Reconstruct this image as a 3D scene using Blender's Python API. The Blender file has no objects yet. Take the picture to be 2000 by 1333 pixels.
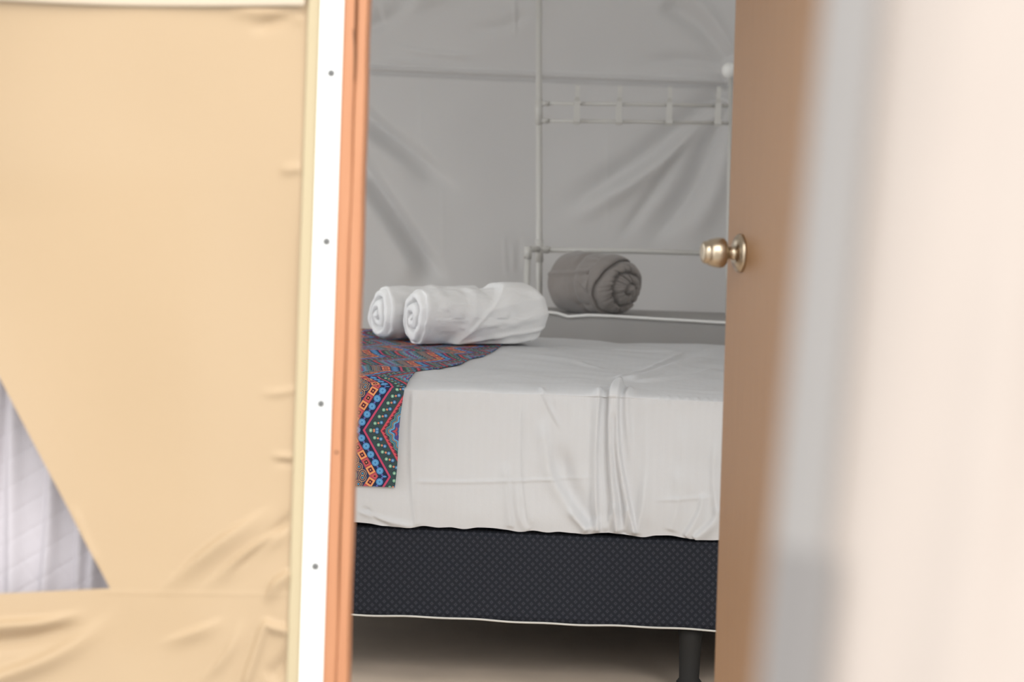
import bpy, bmesh, math, random
import numpy as np
from mathutils import Vector, Matrix

random.seed(4); np.random.seed(4)
scene = bpy.context.scene
COL = scene.collection

# ------------------------------------------------------------------ camera
CAMZ = 1.17; FPX = 85.0/36.0*2000.0; HORIZON = 290.0; ROLL = math.atan(0.0315)
cam_d = bpy.data.cameras.new('camera'); cam = bpy.data.objects.new('camera', cam_d); COL.objects.link(cam)
cam_d.lens = 85.0; cam_d.sensor_width = 36.0; cam_d.sensor_fit = 'HORIZONTAL'
cam_d.shift_y = -(666.5-HORIZON)/2000.0
cam_d.clip_start = 0.05; cam_d.clip_end = 200
cam.matrix_world = Matrix.Translation((0, 0, CAMZ)) @ Matrix.Rotation(math.pi/2, 4, 'X') @ Matrix.Rotation(ROLL, 4, 'Z')
cam_d.dof.use_dof = True; cam_d.dof.focus_distance = 5.25; cam_d.dof.aperture_fstop = 4.0
scene.camera = cam

# ------------------------------------------------------------------ world, light, exposure
world = bpy.data.worlds.new('overcast_sky'); scene.world = world; world.use_nodes = True
bg = world.node_tree.nodes['Background']
bg.inputs[0].default_value = (0.955, 0.985, 1.0, 1); bg.inputs[1].default_value = 1.95
sun_d = bpy.data.lights.new('hazy_sun', 'SUN'); sun_d.energy = 1.9; sun_d.angle = math.radians(55); sun_d.color = (1.0, 0.97, 0.93)
sun = bpy.data.objects.new('hazy_sun', sun_d); COL.objects.link(sun)
sun.rotation_euler = Vector((-0.28, 0.80, -0.56)).to_track_quat('-Z', 'Y').to_euler()
vs = scene.view_settings
vs.view_transform = 'Standard'; vs.look = 'None'; vs.exposure = 0.45; vs.gamma = 1.0; vs.use_curve_mapping = False

# ------------------------------------------------------------------ helpers
CS, SN = math.cos(ROLL), math.sin(ROLL)
def at(px, py, D):
    "point of the place seen at a pixel of the photograph, D metres in front of the camera"
    u = (px-1000.0)/FPX; v = (py-HORIZON)/FPX
    return Vector((D*(u*CS+v*SN), D, CAMZ-D*(-u*SN+v*CS)))
def at_np(px, py, D):
    u = (px-1000.0)/FPX; v = (py-HORIZON)/FPX
    return np.stack([D*(u*CS+v*SN), D+0*px, CAMZ-D*(-u*SN+v*CS)], -1)
def px_of(P):
    D = P[1]; X = P[0]/D; Zd = (CAMZ-P[2])/D
    return 1000+FPX*(X*CS-Zd*SN), HORIZON+FPX*(X*SN+Zd*CS)

def link(o, parent=None):
    COL.objects.link(o)
    if parent is not None: o.parent = parent
    return o
def mesh_obj(name, verts, faces, mat, parent=None, smooth=True, uvs=None):
    me = bpy.data.meshes.new(name)
    me.from_pydata([tuple(map(float, v)) for v in verts], [], faces)
    if uvs is not None:
        uvl = me.uv_layers.new(name='UVMap')
        li = np.empty(len(me.loops), dtype=np.int32); me.loops.foreach_get('vertex_index', li)
        uvl.data.foreach_set('uv', np.asarray(uvs, dtype=np.float32)[li].ravel())
    if smooth: me.polygons.foreach_set('use_smooth', [True]*len(me.polygons))
    me.update()
    if mat: me.materials.append(mat)
    return link(bpy.data.objects.new(name, me), parent)
def bm_obj(name, bm, mat, parent=None, smooth=False):
    bmesh.ops.recalc_face_normals(bm, faces=bm.faces)
    me = bpy.data.meshes.new(name); bm.to_mesh(me); bm.free()
    if smooth: me.polygons.foreach_set('use_smooth', [True]*len(me.polygons))
    if mat: me.materials.append(mat)
    return link(bpy.data.objects.new(name, me), parent)
def tag(o, label=None, cat=None, group=None, kind=None):
    if label: o['label'] = label
    if cat: o['category'] = cat
    if group: o['group'] = group
    if kind: o['kind'] = kind
    return o
def empty(name, loc, label=None, cat=None, group=None, kind=None):
    o = bpy.data.objects.new(name, None); COL.objects.link(o); o.location = loc
    o.empty_display_size = 0.05
    return tag(o, label, cat, group, kind)
def adopt(child, parent):
    "parent without moving the child"
    child.parent = parent
    child.matrix_parent_inverse = Matrix.Translation(parent.location).inverted() if parent.type == 'EMPTY' else Matrix()
    return child
def box(bm, c, s, rot=None, bev=0.0):
    m = Matrix.Translation(c) @ (rot if rot is not None else Matrix()) @ Matrix.Diagonal((s[0], s[1], s[2], 1))
    r = bmesh.ops.create_cube(bm, size=1.0, matrix=m)
    if bev > 0:
        es = set(e for v in r['verts'] for e in v.link_edges)
        bmesh.ops.bevel(bm, geom=list(es), offset=bev, segments=2, affect='EDGES', profile=0.5)
def grid_faces(nr, nc, closed=False, skip=None):
    f = []
    for i in range(nr-1):
        for j in range(nc if closed else nc-1):
            if skip and skip(i, j): continue
            k = (j+1) % nc
            f.append((i*nc+j, i*nc+k, (i+1)*nc+k, (i+1)*nc+j))
    return f
def frame_of(d):
    d = d.normalized(); up = Vector((0, 0, 1)) if abs(d.z) < 0.95 else Vector((1, 0, 0))
    a = d.cross(up).normalized(); b = a.cross(d).normalized()
    return a, b
def tube(bm, pts, r, seg=12, cap=True):
    pts = [Vector(p) for p in pts]; rings = []
    for i, p in enumerate(pts):
        d = (pts[min(i+1, len(pts)-1)]-pts[max(i-1, 0)])
        a, b = frame_of(d)
        rr = r[i] if isinstance(r, (list, tuple)) else r
        rings.append([bm.verts.new(p+a*(rr*math.cos(2*math.pi*k/seg))+b*(rr*math.sin(2*math.pi*k/seg))) for k in range(seg)])
    for i in range(len(rings)-1):
        for k in range(seg):
            bm.faces.new((rings[i][k], rings[i][(k+1) % seg], rings[i+1][(k+1) % seg], rings[i+1][k])).smooth = True
    if cap: bm.faces.new(rings[0]); bm.faces.new(rings[-1])
def lathe(bm, o, d, prof, seg=40):
    "prof: list of (distance along d, radius)"
    a, b = frame_of(d); d = d.normalized(); rings = []
    for (t, r) in prof:
        rings.append([bm.verts.new(o+d*t+a*(r*math.cos(2*math.pi*k/seg))+b*(r*math.sin(2*math.pi*k/seg))) for k in range(seg)])
    for i in range(len(rings)-1):
        for k in range(seg):
            bm.faces.new((rings[i][k], rings[i][(k+1) % seg], rings[i+1][(k+1) % seg], rings[i+1][k])).smooth = True
    bm.faces.new(rings[0]); bm.faces.new(rings[-1])

# fabric folds: ridges (or valleys) along smoothed polylines
def spline(pts, n=60):
    P = np.array(pts, float)
    if len(P) == 2: t = np.linspace(0, 1, n)[:, None]; return P[0]*(1-t)+P[1]*t
    Q = np.vstack([2*P[0]-P[1], P, 2*P[-1]-P[-2]]); out = []
    m = max(8, n//(len(P)-1))
    for i in range(1, len(Q)-2):
        t = np.linspace(0, 1, m, endpoint=(i == len(Q)-3))[:, None]
        p0, p1, p2, p3 = Q[i-1], Q[i], Q[i+1], Q[i+2]
        out.append(0.5*((2*p1)+(-p0+p2)*t+(2*p0-5*p1+4*p2-p3)*t**2+(-p0+3*p1-3*p2+p3)*t**3))
    return np.vstack(out)
def folds_field(x, y, folds):
    "folds: (points, sigma, height, taper_start, taper_end[, skew])"
    H = np.zeros_like(x)
    for f in folds:
        pts, sig, h, ta, tb = f[:5]; skew = f[5] if len(f) > 5 else 0.0
        S = spline(pts); n = len(S)
        m = (x > S[:, 0].min()-4*sig) & (x < S[:, 0].max()+4*sig) & (y > S[:, 1].min()-4*sig) & (y < S[:, 1].max()+4*sig)
        if not m.any(): continue
        xx = x[m]; yy = y[m]
        best = np.full(xx.shape, 1e18); bt = np.zeros(xx.shape); side = np.zeros(xx.shape)
        for k in range(n-1):
            a = S[k]; d = S[k+1]-a; L2 = max(d@d, 1e-12)
            t = np.clip(((xx-a[0])*d[0]+(yy-a[1])*d[1])/L2, 0, 1)
            ex = xx-a[0]-t*d[0]; ey = yy-a[1]-t*d[1]; dd = ex*ex+ey*ey
            w = dd < best
            best[w] = dd[w]; bt[w] = (k+t[w])/(n-1); side[w] = np.sign(d[0]*ey[w]-d[1]*ex[w])
        dist = np.sqrt(best)
        tp = np.clip(bt/max(ta, 1e-3), 0, 1)*np.clip((1-bt)/max(tb, 1e-3), 0, 1)
        tp = tp*tp*(3-2*tp)
        s = np.where(side > 0, sig*(1+skew), sig*(1-skew))
        H[m] += h*tp*np.exp(-(dist/s)**2)
    return H
def vnoise(x, y, s, seed=0):
    "smooth value noise"
    rs = np.random.RandomState(seed); T = rs.rand(64, 64)*2-1
    X = x/s; Y = y/s; i = np.floor(X).astype(int); j = np.floor(Y).astype(int)
    fx = X-i; fy = Y-j; fx = fx*fx*(3-2*fx); fy = fy*fy*(3-2*fy)
    g = lambda a, b: T[a % 64, b % 64]
    return (g(i, j)*(1-fx)+g(i+1, j)*fx)*(1-fy)+(g(i, j+1)*(1-fx)+g(i+1, j+1)*fx)*fy

# ------------------------------------------------------------------ node materials
class E:
    def __init__(s, nt, k): s.nt = nt; s.k = k
    def _m(s, op, *a):
        n = s.nt.nodes.new('ShaderNodeMath'); n.operation = op
        for i, v in enumerate((s,)+a):
            if isinstance(v, E): s.nt.links.new(v.k, n.inputs[i])
            else: n.inputs[i].default_value = float(v)
        return E(s.nt, n.outputs[0])
    def __add__(s, o): return s._m('ADD', o)
    def __radd__(s, o): return s._m('ADD', o)
    def __sub__(s, o): return s._m('SUBTRACT', o)
    def __rsub__(s, o): return (s*-1.0)._m('ADD', o)
    def __mul__(s, o): return s._m('MULTIPLY', o)
    def __rmul__(s, o): return s._m('MULTIPLY', o)
    def __truediv__(s, o): return s._m('DIVIDE', o)
    def abs(s): return s._m('ABSOLUTE')
    def frac(s): return s._m('FRACT')
    def floor(s): return s._m('FLOOR')
    def sqrt(s): return s._m('SQRT')
    def sin(s): return s._m('SINE')
    def lt(s, o): return s._m('LESS_THAN', o)
    def gt(s, o): return s._m('GREATER_THAN', o)
    def min(s, o): return s._m('MINIMUM', o)
    def max(s, o): return s._m('MAXIMUM', o)
    def pingpong(s, o): return s._m('PINGPONG', o)
    def mod(s, o): return s._m('FLOORED_MODULO', o)
    def pow(s, o): return s._m('POWER', o)
def srgb(r, g, b):
    f = lambda c: (c/255/12.92 if c/255 <= 0.04045 else ((c/255+0.055)/1.055)**2.4)
    return (f(r), f(g), f(b), 1.0)
def new_mat(name):
    m = bpy.data.materials.new(name); m.use_nodes = True
    nt = m.node_tree; return m, nt, nt.nodes['Principled BSDF']
def texco(nt, kind='Object'):
    n = nt.nodes.new('ShaderNodeTexCoord'); return n.outputs[kind]
def sep(nt, k):
    n = nt.nodes.new('ShaderNodeSeparateXYZ'); nt.links.new(k, n.inputs[0])
    return [E(nt, n.outputs[i]) for i in range(3)]
def mapping(nt, k, scale):
    n = nt.nodes.new('ShaderNodeMapping'); nt.links.new(k, n.inputs[0]); n.inputs['Scale'].default_value = scale
    return n.outputs[0]
def noise(nt, k, scale, detail=3, rough=0.5):
    n = nt.nodes.new('ShaderNodeTexNoise'); nt.links.new(k, n.inputs['Vector'])
    n.inputs['Scale'].default_value = scale; n.inputs['Detail'].default_value = detail; n.inputs['Roughness'].default_value = rough
    return E(nt, n.outputs['Fac'])
def mix(nt, fac, a, b):
    n = nt.nodes.new('ShaderNodeMix'); n.data_type = 'RGBA'
    for idx, v in ((0, fac), (6, a), (7, b)):
        if isinstance(v, E): nt.links.new(v.k, n.inputs[idx])
        elif hasattr(v, 'is_linked'): nt.links.new(v, n.inputs[idx])
        else: n.inputs[idx].default_value = v
    return n.outputs[2]
def bump(nt, bsdf, h, dist, strength=1.0):
    n = nt.nodes.new('ShaderNodeBump'); nt.links.new(h.k, n.inputs['Height'])
    n.inputs['Distance'].default_value = dist; n.inputs['Strength'].default_value = strength
    nt.links.new(n.outputs[0], bsdf.inputs['Normal']); return n
def setc(nt, b, c):
    if hasattr(c, 'is_linked'): nt.links.new(c, b.inputs['Base Color'])
    else: b.inputs['Base Color'].default_value = c
def scale_c(c, k): return (c[0]*k, c[1]*k, c[2]*k, 1)

def fabric(name, col, var=0.06, weave=900, trans=0.0, tcol=None, rough=0.9, bumpd=0.0003, nscale=3.0, sheen=0.0):
    m, nt, b = new_mat(name); co = texco(nt)
    n = noise(nt, co, nscale, 4)
    c = mix(nt, n, scale_c(col, 1-var), scale_c(col, 1+var)); setc(nt, b, c)
    b.inputs['Roughness'].default_value = rough
    b.inputs['Specular IOR Level'].default_value = 0.25
    if sheen: b.inputs['Sheen Weight'].default_value = sheen
    x, y, z = sep(nt, co)
    h = noise(nt, co, weave, 2)
    bump(nt, b, h, bumpd)
    if trans > 0:
        t = nt.nodes.new('ShaderNodeBsdfTranslucent'); t.inputs[0].default_value = tcol or col
        mx = nt.nodes.new('ShaderNodeMixShader'); mx.inputs[0].default_value = trans
        nt.links.new(b.outputs[0], mx.inputs[1]); nt.links.new(t.outputs[0], mx.inputs[2])
        nt.links.new(mx.outputs[0], nt.nodes['Material Output'].inputs[0])
    return m
def plain(name, col, rough=0.5, metal=0.0, var=0.05, ns=20):
    m, nt, b = new_mat(name); co = texco(nt); n = noise(nt, co, ns, 3)
    setc(nt, b, mix(nt, n, scale_c(col, 1-var), scale_c(col, 1+var)))
    b.inputs['Roughness'].default_value = rough; b.inputs['Metallic'].default_value = metal
    return m
def wood(name, ca, cb, stretch=(40, 40, 1.6), ns=6.0, rough=0.55, fine=0.35):
    m, nt, b = new_mat(name); co = texco(nt); v = mapping(nt, co, stretch)
    n = noise(nt, v, ns, 5, 0.6); n2 = noise(nt, mapping(nt, co, (stretch[0]*5, stretch[1]*5, stretch[2]*3)), ns, 3)
    f = (n*(1-fine)+n2*fine-0.3)*2.2
    f = f.max(0.0).min(1.0)
    setc(nt, b, mix(nt, f, ca, cb)); b.inputs['Roughness'].default_value = rough
    bump(nt, b, n2, 0.0003); return m

CANVAS = (0.393, 0.280, 0.168, 1)
M = {}
M['canvas'] = fabric('beige_canvas', CANVAS, 0.03, 700, 0.12, (0.60, 0.64, 0.67, 1), 0.5, 0.0002, 1.5)
M['canvas_pale'] = fabric('pale_canvas', (0.413, 0.340, 0.218, 1), 0.03, 700, 0.05, None, 0.7)
M['canvas_band'] = fabric('cream_seam_band', (0.485, 0.404, 0.311, 1), 0.03, 700, 0.05, None, 0.7)
M['roof'] = fabric('roof_canvas', CANVAS, 0.03, 700, 0.18, (0.60, 0.64, 0.67, 1), 0.5, 0.0002, 1.5)
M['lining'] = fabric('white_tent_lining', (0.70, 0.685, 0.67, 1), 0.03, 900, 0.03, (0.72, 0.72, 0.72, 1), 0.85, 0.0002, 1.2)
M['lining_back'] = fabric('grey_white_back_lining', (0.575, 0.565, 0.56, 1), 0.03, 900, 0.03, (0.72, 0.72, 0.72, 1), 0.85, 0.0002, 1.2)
M['shelf_cloth'] = fabric('grey_shelf_cloth', (0.42, 0.41, 0.40, 1), 0.03, 900, 0.02, None, 0.85, 0.0002, 3)
M['sheet'] = None
M['white_metal'] = plain('white_painted_metal', (0.86, 0.86, 0.84, 1), 0.45, 0, 0.02)
M['screw'] = plain('zinc_screw', (0.132, 0.129, 0.126, 1), 0.5, 0.3, 0.1, 200)
M['post'] = wood('orange_varnished_pine', (0.356, 0.145, 0.064, 1), (0.406, 0.187, 0.091, 1), (30, 30, 1.2), 5, 0.5)
M['knot'] = plain('dark_wood_crack', (0.10, 0.045, 0.02, 1), 0.9, 0, 0.3, 80)
M['door'] = wood('light_brown_door_veneer', (0.288, 0.153, 0.070, 1), (0.335, 0.183, 0.086, 1), (30, 30, 0.9), 5, 0.5, 0.5)
M['nickel'] = plain('satin_nickel_brass', (0.47, 0.39, 0.29, 1), 0.30, 1.0, 0.05)
M['pipe'] = plain('white_coated_pipe', (0.62, 0.61, 0.58, 1), 0.4, 0, 0.03)
M['towel'] = None
M['blanket'] = fabric('grey_plush_fleece', (0.266, 0.241, 0.227, 1), 0.15, 260, 0, None, 0.95, 0.0012, 30, 0.3)
M['floor'] = plain('tent_floor_sheet', (0.735, 0.604, 0.480, 1), 0.6, 0, 0.18, 5)
M['ground'] = plain('pale_gravel_ground', (0.50, 0.48, 0.455, 1), 0.95, 0, 0.15, 12)
M['black_leg'] = plain('black_plastic_leg', (0.016, 0.015, 0.014, 1), 0.8, 0, 0.1)
M['piping'] = plain('white_piping', (0.62, 0.61, 0.57, 1), 0.7, 0, 0.05)
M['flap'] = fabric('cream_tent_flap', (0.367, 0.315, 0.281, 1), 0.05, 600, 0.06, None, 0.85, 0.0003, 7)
M['flap_edge'] = fabric('shaded_flap_hem', (0.250, 0.233, 0.222, 1), 0.03, 600, 0.05, None, 0.85, 0.0003, 4)  # white hem, its shade put into the grey colour
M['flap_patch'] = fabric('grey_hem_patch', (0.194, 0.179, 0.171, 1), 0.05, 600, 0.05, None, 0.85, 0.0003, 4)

def sheet_mat():
    m, nt, b = new_mat('white_striped_cotton'); co = texco(nt)
    x, y, z = sep(nt, co)
    n = noise(nt, co, 4, 3)
    st = (x/0.0165).frac().lt(0.5)
    c1 = mix(nt, n, (0.616, 0.623, 0.636, 1), (0.648, 0.655, 0.669, 1))
    setc(nt, b, mix(nt, st*0.05, c1, (0.553, 0.560, 0.566, 1)))
    b.inputs['Roughness'].default_value = 0.75; b.inputs['Specular IOR Level'].default_value = 0.3
    h = noise(nt, co, 35, 3)*0.6 + noise(nt, co, 800, 2)*0.1 + st*0.015
    bump(nt, b, h, 0.0016); return m
M['sheet'] = sheet_mat()
def towel_mat():
    m, nt, b = new_mat('white_terry_cloth'); co = texco(nt)
    setc(nt, b, (0.85, 0.848, 0.845, 1)); b.inputs['Roughness'].default_value = 0.95
    b.inputs['Sheen Weight'].default_value = 0.2
    h = noise(nt, co, 420, 3); bump(nt, b, h, 0.0015); return m
M['towel'] = towel_mat()
def quilt_mat():
    m, nt, b = new_mat('white_quilted_cotton'); co = texco(nt); n = noise(nt, co, 6, 3)
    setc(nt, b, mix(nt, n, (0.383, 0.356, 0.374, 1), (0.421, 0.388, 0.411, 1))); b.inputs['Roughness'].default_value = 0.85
    bump(nt, b, noise(nt, co, 300, 3), 0.0005); return m
M['quilt'] = quilt_mat()
def base_mat():
    m, nt, b = new_mat('charcoal_diamond_damask'); co = texco(nt)
    x, y, z = sep(nt, co)
    k = 1/0.0175
    a = (x*k + z*k); c = (x*k - z*k)
    fa = (a.frac()-0.5).abs(); fc = (c.frac()-0.5).abs()
    line = fa.max(fc).gt(0.42)
    inner = fa.max(fc).lt(0.24); dot = fa.max(fc).lt(0.10)
    n = noise(nt, co, 500, 2)
    c1 = mix(nt, n, (0.017, 0.020, 0.027, 1), (0.023, 0.026, 0.035, 1))
    c2 = mix(nt, inner, c1, (0.043, 0.046, 0.059, 1))
    c3 = mix(nt, dot, c2, (0.027, 0.028, 0.037, 1))
    c4 = mix(nt, line, c3, (0.017, 0.019, 0.026, 1))
    setc(nt, b, c4); b.inputs['Roughness'].default_value = 0.85; b.inputs['Specular IOR Level'].default_value = 0.2
    bump(nt, b, line*-1.0+inner*0.3, 0.0006); return m
M['base'] = base_mat()
def runner_mat():
    # printed zigzag bands; unit = one sixth of a millimetre-ish cell, u across the cloth, v along it
    m, nt, b = new_mat('multicolour_zigzag_print'); uvk = texco(nt, 'UV')
    u, v, _ = sep(nt, uvk)
    U = u*3500.0+283.0+560*8; V = v*3500.0-430.0+2800.0          # 0.286 mm per unit
    tri = V.pingpong(350.0)              # 0..350
    w = U - tri*0.6
    t = tri*1.166 + w*0.514
    W = w.mod(560.0)                     # band coordinate, repeat
    rgb = lambda r, g, bl: srgb(r, g, bl)
    navy = rgb(38, 52, 84)
    def cell(width, off=0.0): return ((t+off)/width).frac()-0.5
    def dist(a, bb): return (a*a+bb*bb).sqrt()
    def band(lo, hi): return W.gt(lo)*W.lt(hi)
    col = mix(nt, 0.0, navy, navy)
    # dotted dark green band 0..115
    col = mix(nt, band(0, 118), col, rgb(58, 78, 80))
    for (cx, off, ca, cb) in ((38, 0, rgb(96, 150, 130), rgb(176, 208, 178)), (82, 30, rgb(60, 110, 160), rgb(120, 180, 205))):
        dn = (W-cx)*0.857; dt = cell(62.0, off)*62.0; d = dist(dn, dt)
        col = mix(nt, d.lt(19)*band(0, 118), col, rgb(36, 44, 58))
        col = mix(nt, d.lt(15)*band(0, 118), col, ca)
        col = mix(nt, d.lt(7)*band(0, 118), col, cb)
    d = dist((W-62)*0.857, cell(62.0, 46)*62.0)
    col = mix(nt, d.lt(8)*band(0, 118), col, rgb(214, 130, 90))
    # red zig line with little triangles 118..148
    col = mix(nt, band(112, 146), col, rgb(112, 44, 62))
    saw = (t/30.0).frac()*16.0
    col = mix(nt, W.gt(118)*(W-122).lt(saw+4.0), col, rgb(214, 62, 78)) if False else col
    z = (W-120).lt(saw+6.0)*band(116, 146)
    col = mix(nt, z, col, rgb(206, 60, 78))
    # wavy turquoise and blue 146..300
    wav = (t*0.1).sin()*9.0
    ws = (W-222+wav).abs()
    inb = band(146, 300)
    col = mix(nt, inb, col, rgb(46, 74, 84))
    stripes = [(70, 64, rgb(120, 172, 150)), (58, 50, rgb(70, 140, 180)), (44, 38, rgb(196, 150, 110)), (34, 20, rgb(92, 164, 206)), (18, 11, rgb(60, 72, 140)), (9, 0, rgb(180, 60, 74))]
    for hi, lo, c in stripes: col = mix(nt, ws.lt(hi)*ws.gt(lo-0.01)*inb, col, c)
    d = dist((W-222)*0.857, cell(74.0, 12)*74.0); col = mix(nt, d.lt(16)*inb, col, rgb(72, 70, 140))
    # inner navy with ochre curls 300..390
    ib = band(300, 392)
    col = mix(nt, ib, col, rgb(40, 60, 96))
    d = dist((W-345)*0.857, cell(58.0, 0)*58.0)
    ring = (d.mod(13.0)).lt(5.0)
    col = mix(nt, ring*ib*d.lt(36), col, rgb(196, 150, 98))
    col = mix(nt, d.lt(7)*ib, col, rgb(70, 150, 190))
    # squares 392..455
    sb = band(390, 458)
    ct = cell(66.0, 20); cn = (W-424)*0.857/58.0
    sq = ct.abs().max(cn.abs())
    alt = (((t+20)/66.0).floor()*0.5).frac().gt(0.25)
    oc = mix(nt, alt, rgb(186, 62, 84), rgb(232, 158, 84))
    ic = mix(nt, alt, rgb(214, 92, 62), rgb(206, 84, 70))
    col = mix(nt, sb, col, rgb(150, 52, 60))
    col = mix(nt, sq.lt(0.47)*sb, col, oc)
    col = mix(nt, sq.lt(0.30)*sb, col, ic)
    col = mix(nt, sq.lt(0.23)*sb, col, rgb(64, 40, 52))
    col = mix(nt, sq.lt(0.09)*sb, col, rgb(216, 140, 90))
    # blue beads on navy 458..535
    bb = band(458, 538)
    col = mix(nt, bb, col, rgb(34, 46, 78))
    d = dist((W-494)*0.857, cell(72.0, 0)*72.0)
    col = mix(nt, d.lt(27)*bb, col, rgb(66, 140, 200)); col = mix(nt, d.lt(16)*bb, col, rgb(100, 178, 220)); col = mix(nt, d.lt(10)*bb, col, rgb(60, 128, 190))
    d = dist((W-494)*0.857, cell(72.0, 36)*72.0); col = mix(nt, d.lt(8)*bb, col, rgb(90, 90, 170))
    # pink line
    col = mix(nt, band(538, 556), col, rgb(196, 52, 96))
    hsv = nt.nodes.new('ShaderNodeHueSaturation'); nt.links.new(col, hsv.inputs['Color'])
    hsv.inputs['Saturation'].default_value = 0.92; hsv.inputs['Value'].default_value = 1.0
    nt.links.new(hsv.outputs[0], b.inputs['Base Color'])
    b.inputs['Roughness'].default_value = 0.85; b.inputs['Specular IOR Level'].default_value = 0.2
    bump(nt, b, noise(nt, texco(nt), 900, 2), 0.0003)
    return m
M['runner'] = runner_mat()

# ------------------------------------------------------------------ setting
WD = 3.40          # front wall of the tent
BD = 7.62          # back wall
XL, XR = -1.75, 1.75
# ground outside and floor inside
def ground_plate(name, x0, x1, y0, y1, z, mat):
    n = 24; xs = np.linspace(x0, x1, n); ys = np.linspace(y0, y1, n); X, Y = np.meshgrid(xs, ys)
    Z = z+0.004*vnoise(X, Y, 0.7, 3)-0.004
    return mesh_obj(name, np.stack([X, Y, Z], -1).reshape(-1, 3), grid_faces(n, n), mat)
g = ground_plate('ground', -14, 14, -12, 20, -0.016, M['ground']); tag(g, 'pale gravel ground outside the tent', kind='structure')
f = ground_plate('floor', XL, XR, WD-0.02, BD, 0.0, M['floor']); tag(f, 'grey-brown tent floor under the bed', kind='structure')

# --- left front canvas with a triangular window (one grid, the window left open)
def bulge(px, py): return 185*np.clip((300-px)/400, 0, 1.2)**2*np.clip((430-py)/500, 0, 1.3)**1.5
def front_left():
    rows = np.concatenate([np.linspace(-1250, -60, 40), np.linspace(-50, 358, 70), np.linspace(362, 1150, 200), np.linspace(1154, 1400, 62), np.linspace(1410, 1925, 24)])
    nL, nM, nR = 30, 90, 150
    R0 = 598
    P = []; 
    def L(y): return -200 if y < 358 else (-200+(y-358)*(-415/792.) if y < 1150 else -615)
    def R(y): return -200 if y < 358 else (-200+(y-358)*(415/792.) if y < 1150 else 215)
    px = []; py = []
    for y in rows:
        xe = 604-(y)*0.0315
        r = np.concatenate([np.linspace(-1380, L(y), nL, endpoint=False), np.linspace(L(y), R(y), nM, endpoint=False), np.linspace(R(y), xe, nR)])
        # the lower window edge rises a little towards the right corner
        sag = np.where((y > 700), 1, 0)*np.clip(1-abs(y-1152)/160., 0, 1)*np.clip((215-r)/215., 0, 3)*10
        px.append(r); py.append(np.full(r.shape, y)+sag)
    px = np.array(px); py = np.array(py)
    FO = [([(300, 1165), (421, 1062), (545, 982)], 15, 10, .45, .5, .6),
          ([(385, 1160), (490, 1072), (580, 1020)], 12, 9, .45, .3, .6),
          ([(440, 1130), (520, 1060), (590, 985)], 10, -5, .3, .3),
          ([(515, 1185), (539, 1136), (590, 1108)], 12, 9, .5, .1, .5),
          ([(300, 1262), (380, 1232), (450, 1205)], 12, 6, .5, .5, .6),
          ([(385, 1340), (440, 1275), (480, 1200)], 10, 5, .4, .5, .6),
          ([(470, 1360), (500, 1270), (517, 1222), (535, 1224), (590, 1238)], 10, 8, .1, .1, .2),
          ([(520, 1330), (560, 1290), (590, 1240)], 16, -6, .2, .2),
          ([(-120, 1232), (0, 1219), (90, 1212), (180, 1192)], 13, 12, .1, .5, .5),
          ([(-120, 1350), (0, 1317), (122, 1268), (240, 1186)], 16, 14, .1, .5, .5),
          ([(-60, 1262), (60, 1248), (170, 1215)], 16, -8, .2, .3),
          ([(520, 889), (560, 893), (592, 892)], 7, 4, .5, .1),
          ([(525, 905), (560, 905), (592, 905)], 7, -3, .5, .1),
          ([(500, 770), (545, 768), (590, 758)], 8, 3, .5, .2),
          ([(540, 335), (592, 328)], 9, 5, .5, .1),
          ([(480, 60), (540, 40), (600, 18)], 12, -6, .4, .1),
          ([(430, 20), (520, 24), (600, 32)], 14, 6, .4, .1),
          ([(140, 980), (165, 1050), (200, 1120)], 9, 2.5, .3, .3)]
    h = folds_field(px, py, FO)*1.6
    h = h + 6*vnoise(px, py, 300, 5) + 1.2*vnoise(px, py, 90, 6)*np.clip((py-900)/250, 0, 1)
    # the cloth bulges forward at the upper left, shaped so that corner turns darker
    h = h + bulge(px, py)
    # taut towards the batten
    h = h*np.clip((604-py*0.0315-px+4)/14, 0, 1)
    # thread-thin seam along the window foot
    h = h + 1.2*np.exp(-((py-1158-(px-215)*0.01)/3.0)**2)*(px > 205)
    V = at_np(px.ravel(), py.ravel(), WD); V[:, 1] -= h.ravel()*0.00072
    V[:, 2] = np.maximum(V[:, 2], 0.002)
    nc = nL+nM+nR
    i0 = int(np.searchsorted(rows, 358)); i1 = int(np.searchsorted(rows, 1150))
    fc = grid_faces(len(rows), nc, skip=lambda i, j: (nL <= j < nL+nM) and (i < i1))
    o = mesh_obj('wall_front', V, fc, M['canvas'])
    bm = bmesh.new(); bm.from_mesh(o.data); bmesh.ops.remove_doubles(bm, verts=bm.verts, dist=0.0004)
    bmesh.ops.delete(bm, geom=[v for v in bm.verts if not v.link_faces], context='VERTS')
    for fa in bm.faces: fa.smooth = True
    bm.to_mesh(o.data); bm.free()
    return tag(o, 'beige canvas front wall of the tent with a triangular window', kind='structure')
wf = front_left()

def vstrip(bm, pxl, pxr, D, thick, y0=-1250, y1=None, bev=0.0015):
    "upright board whose front face spans two pixel columns (measured at the photograph's horizon) at depth D"
    a = at(pxl, HORIZON, D); b_ = at(pxr, HORIZON, D)
    z0 = 0.0; z1 = 2.12
    box(bm, Vector(((a.x+b_.x)/2, D+thick/2, (z0+z1)/2)), (b_.x-a.x, thick, z1-z0), None, bev)
def xs_at(px): return px-0.0315*HORIZON   # pixel column at y=0 carried to the horizon row along a plumb line
# pale doubled canvas edge
bm = bmesh.new(); vstrip(bm, xs_at(601), xs_at(632), WD-0.006, 0.008, bev=0.003)
hem = bm_obj('hem_strip', bm, M['canvas_pale'], wf)
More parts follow.
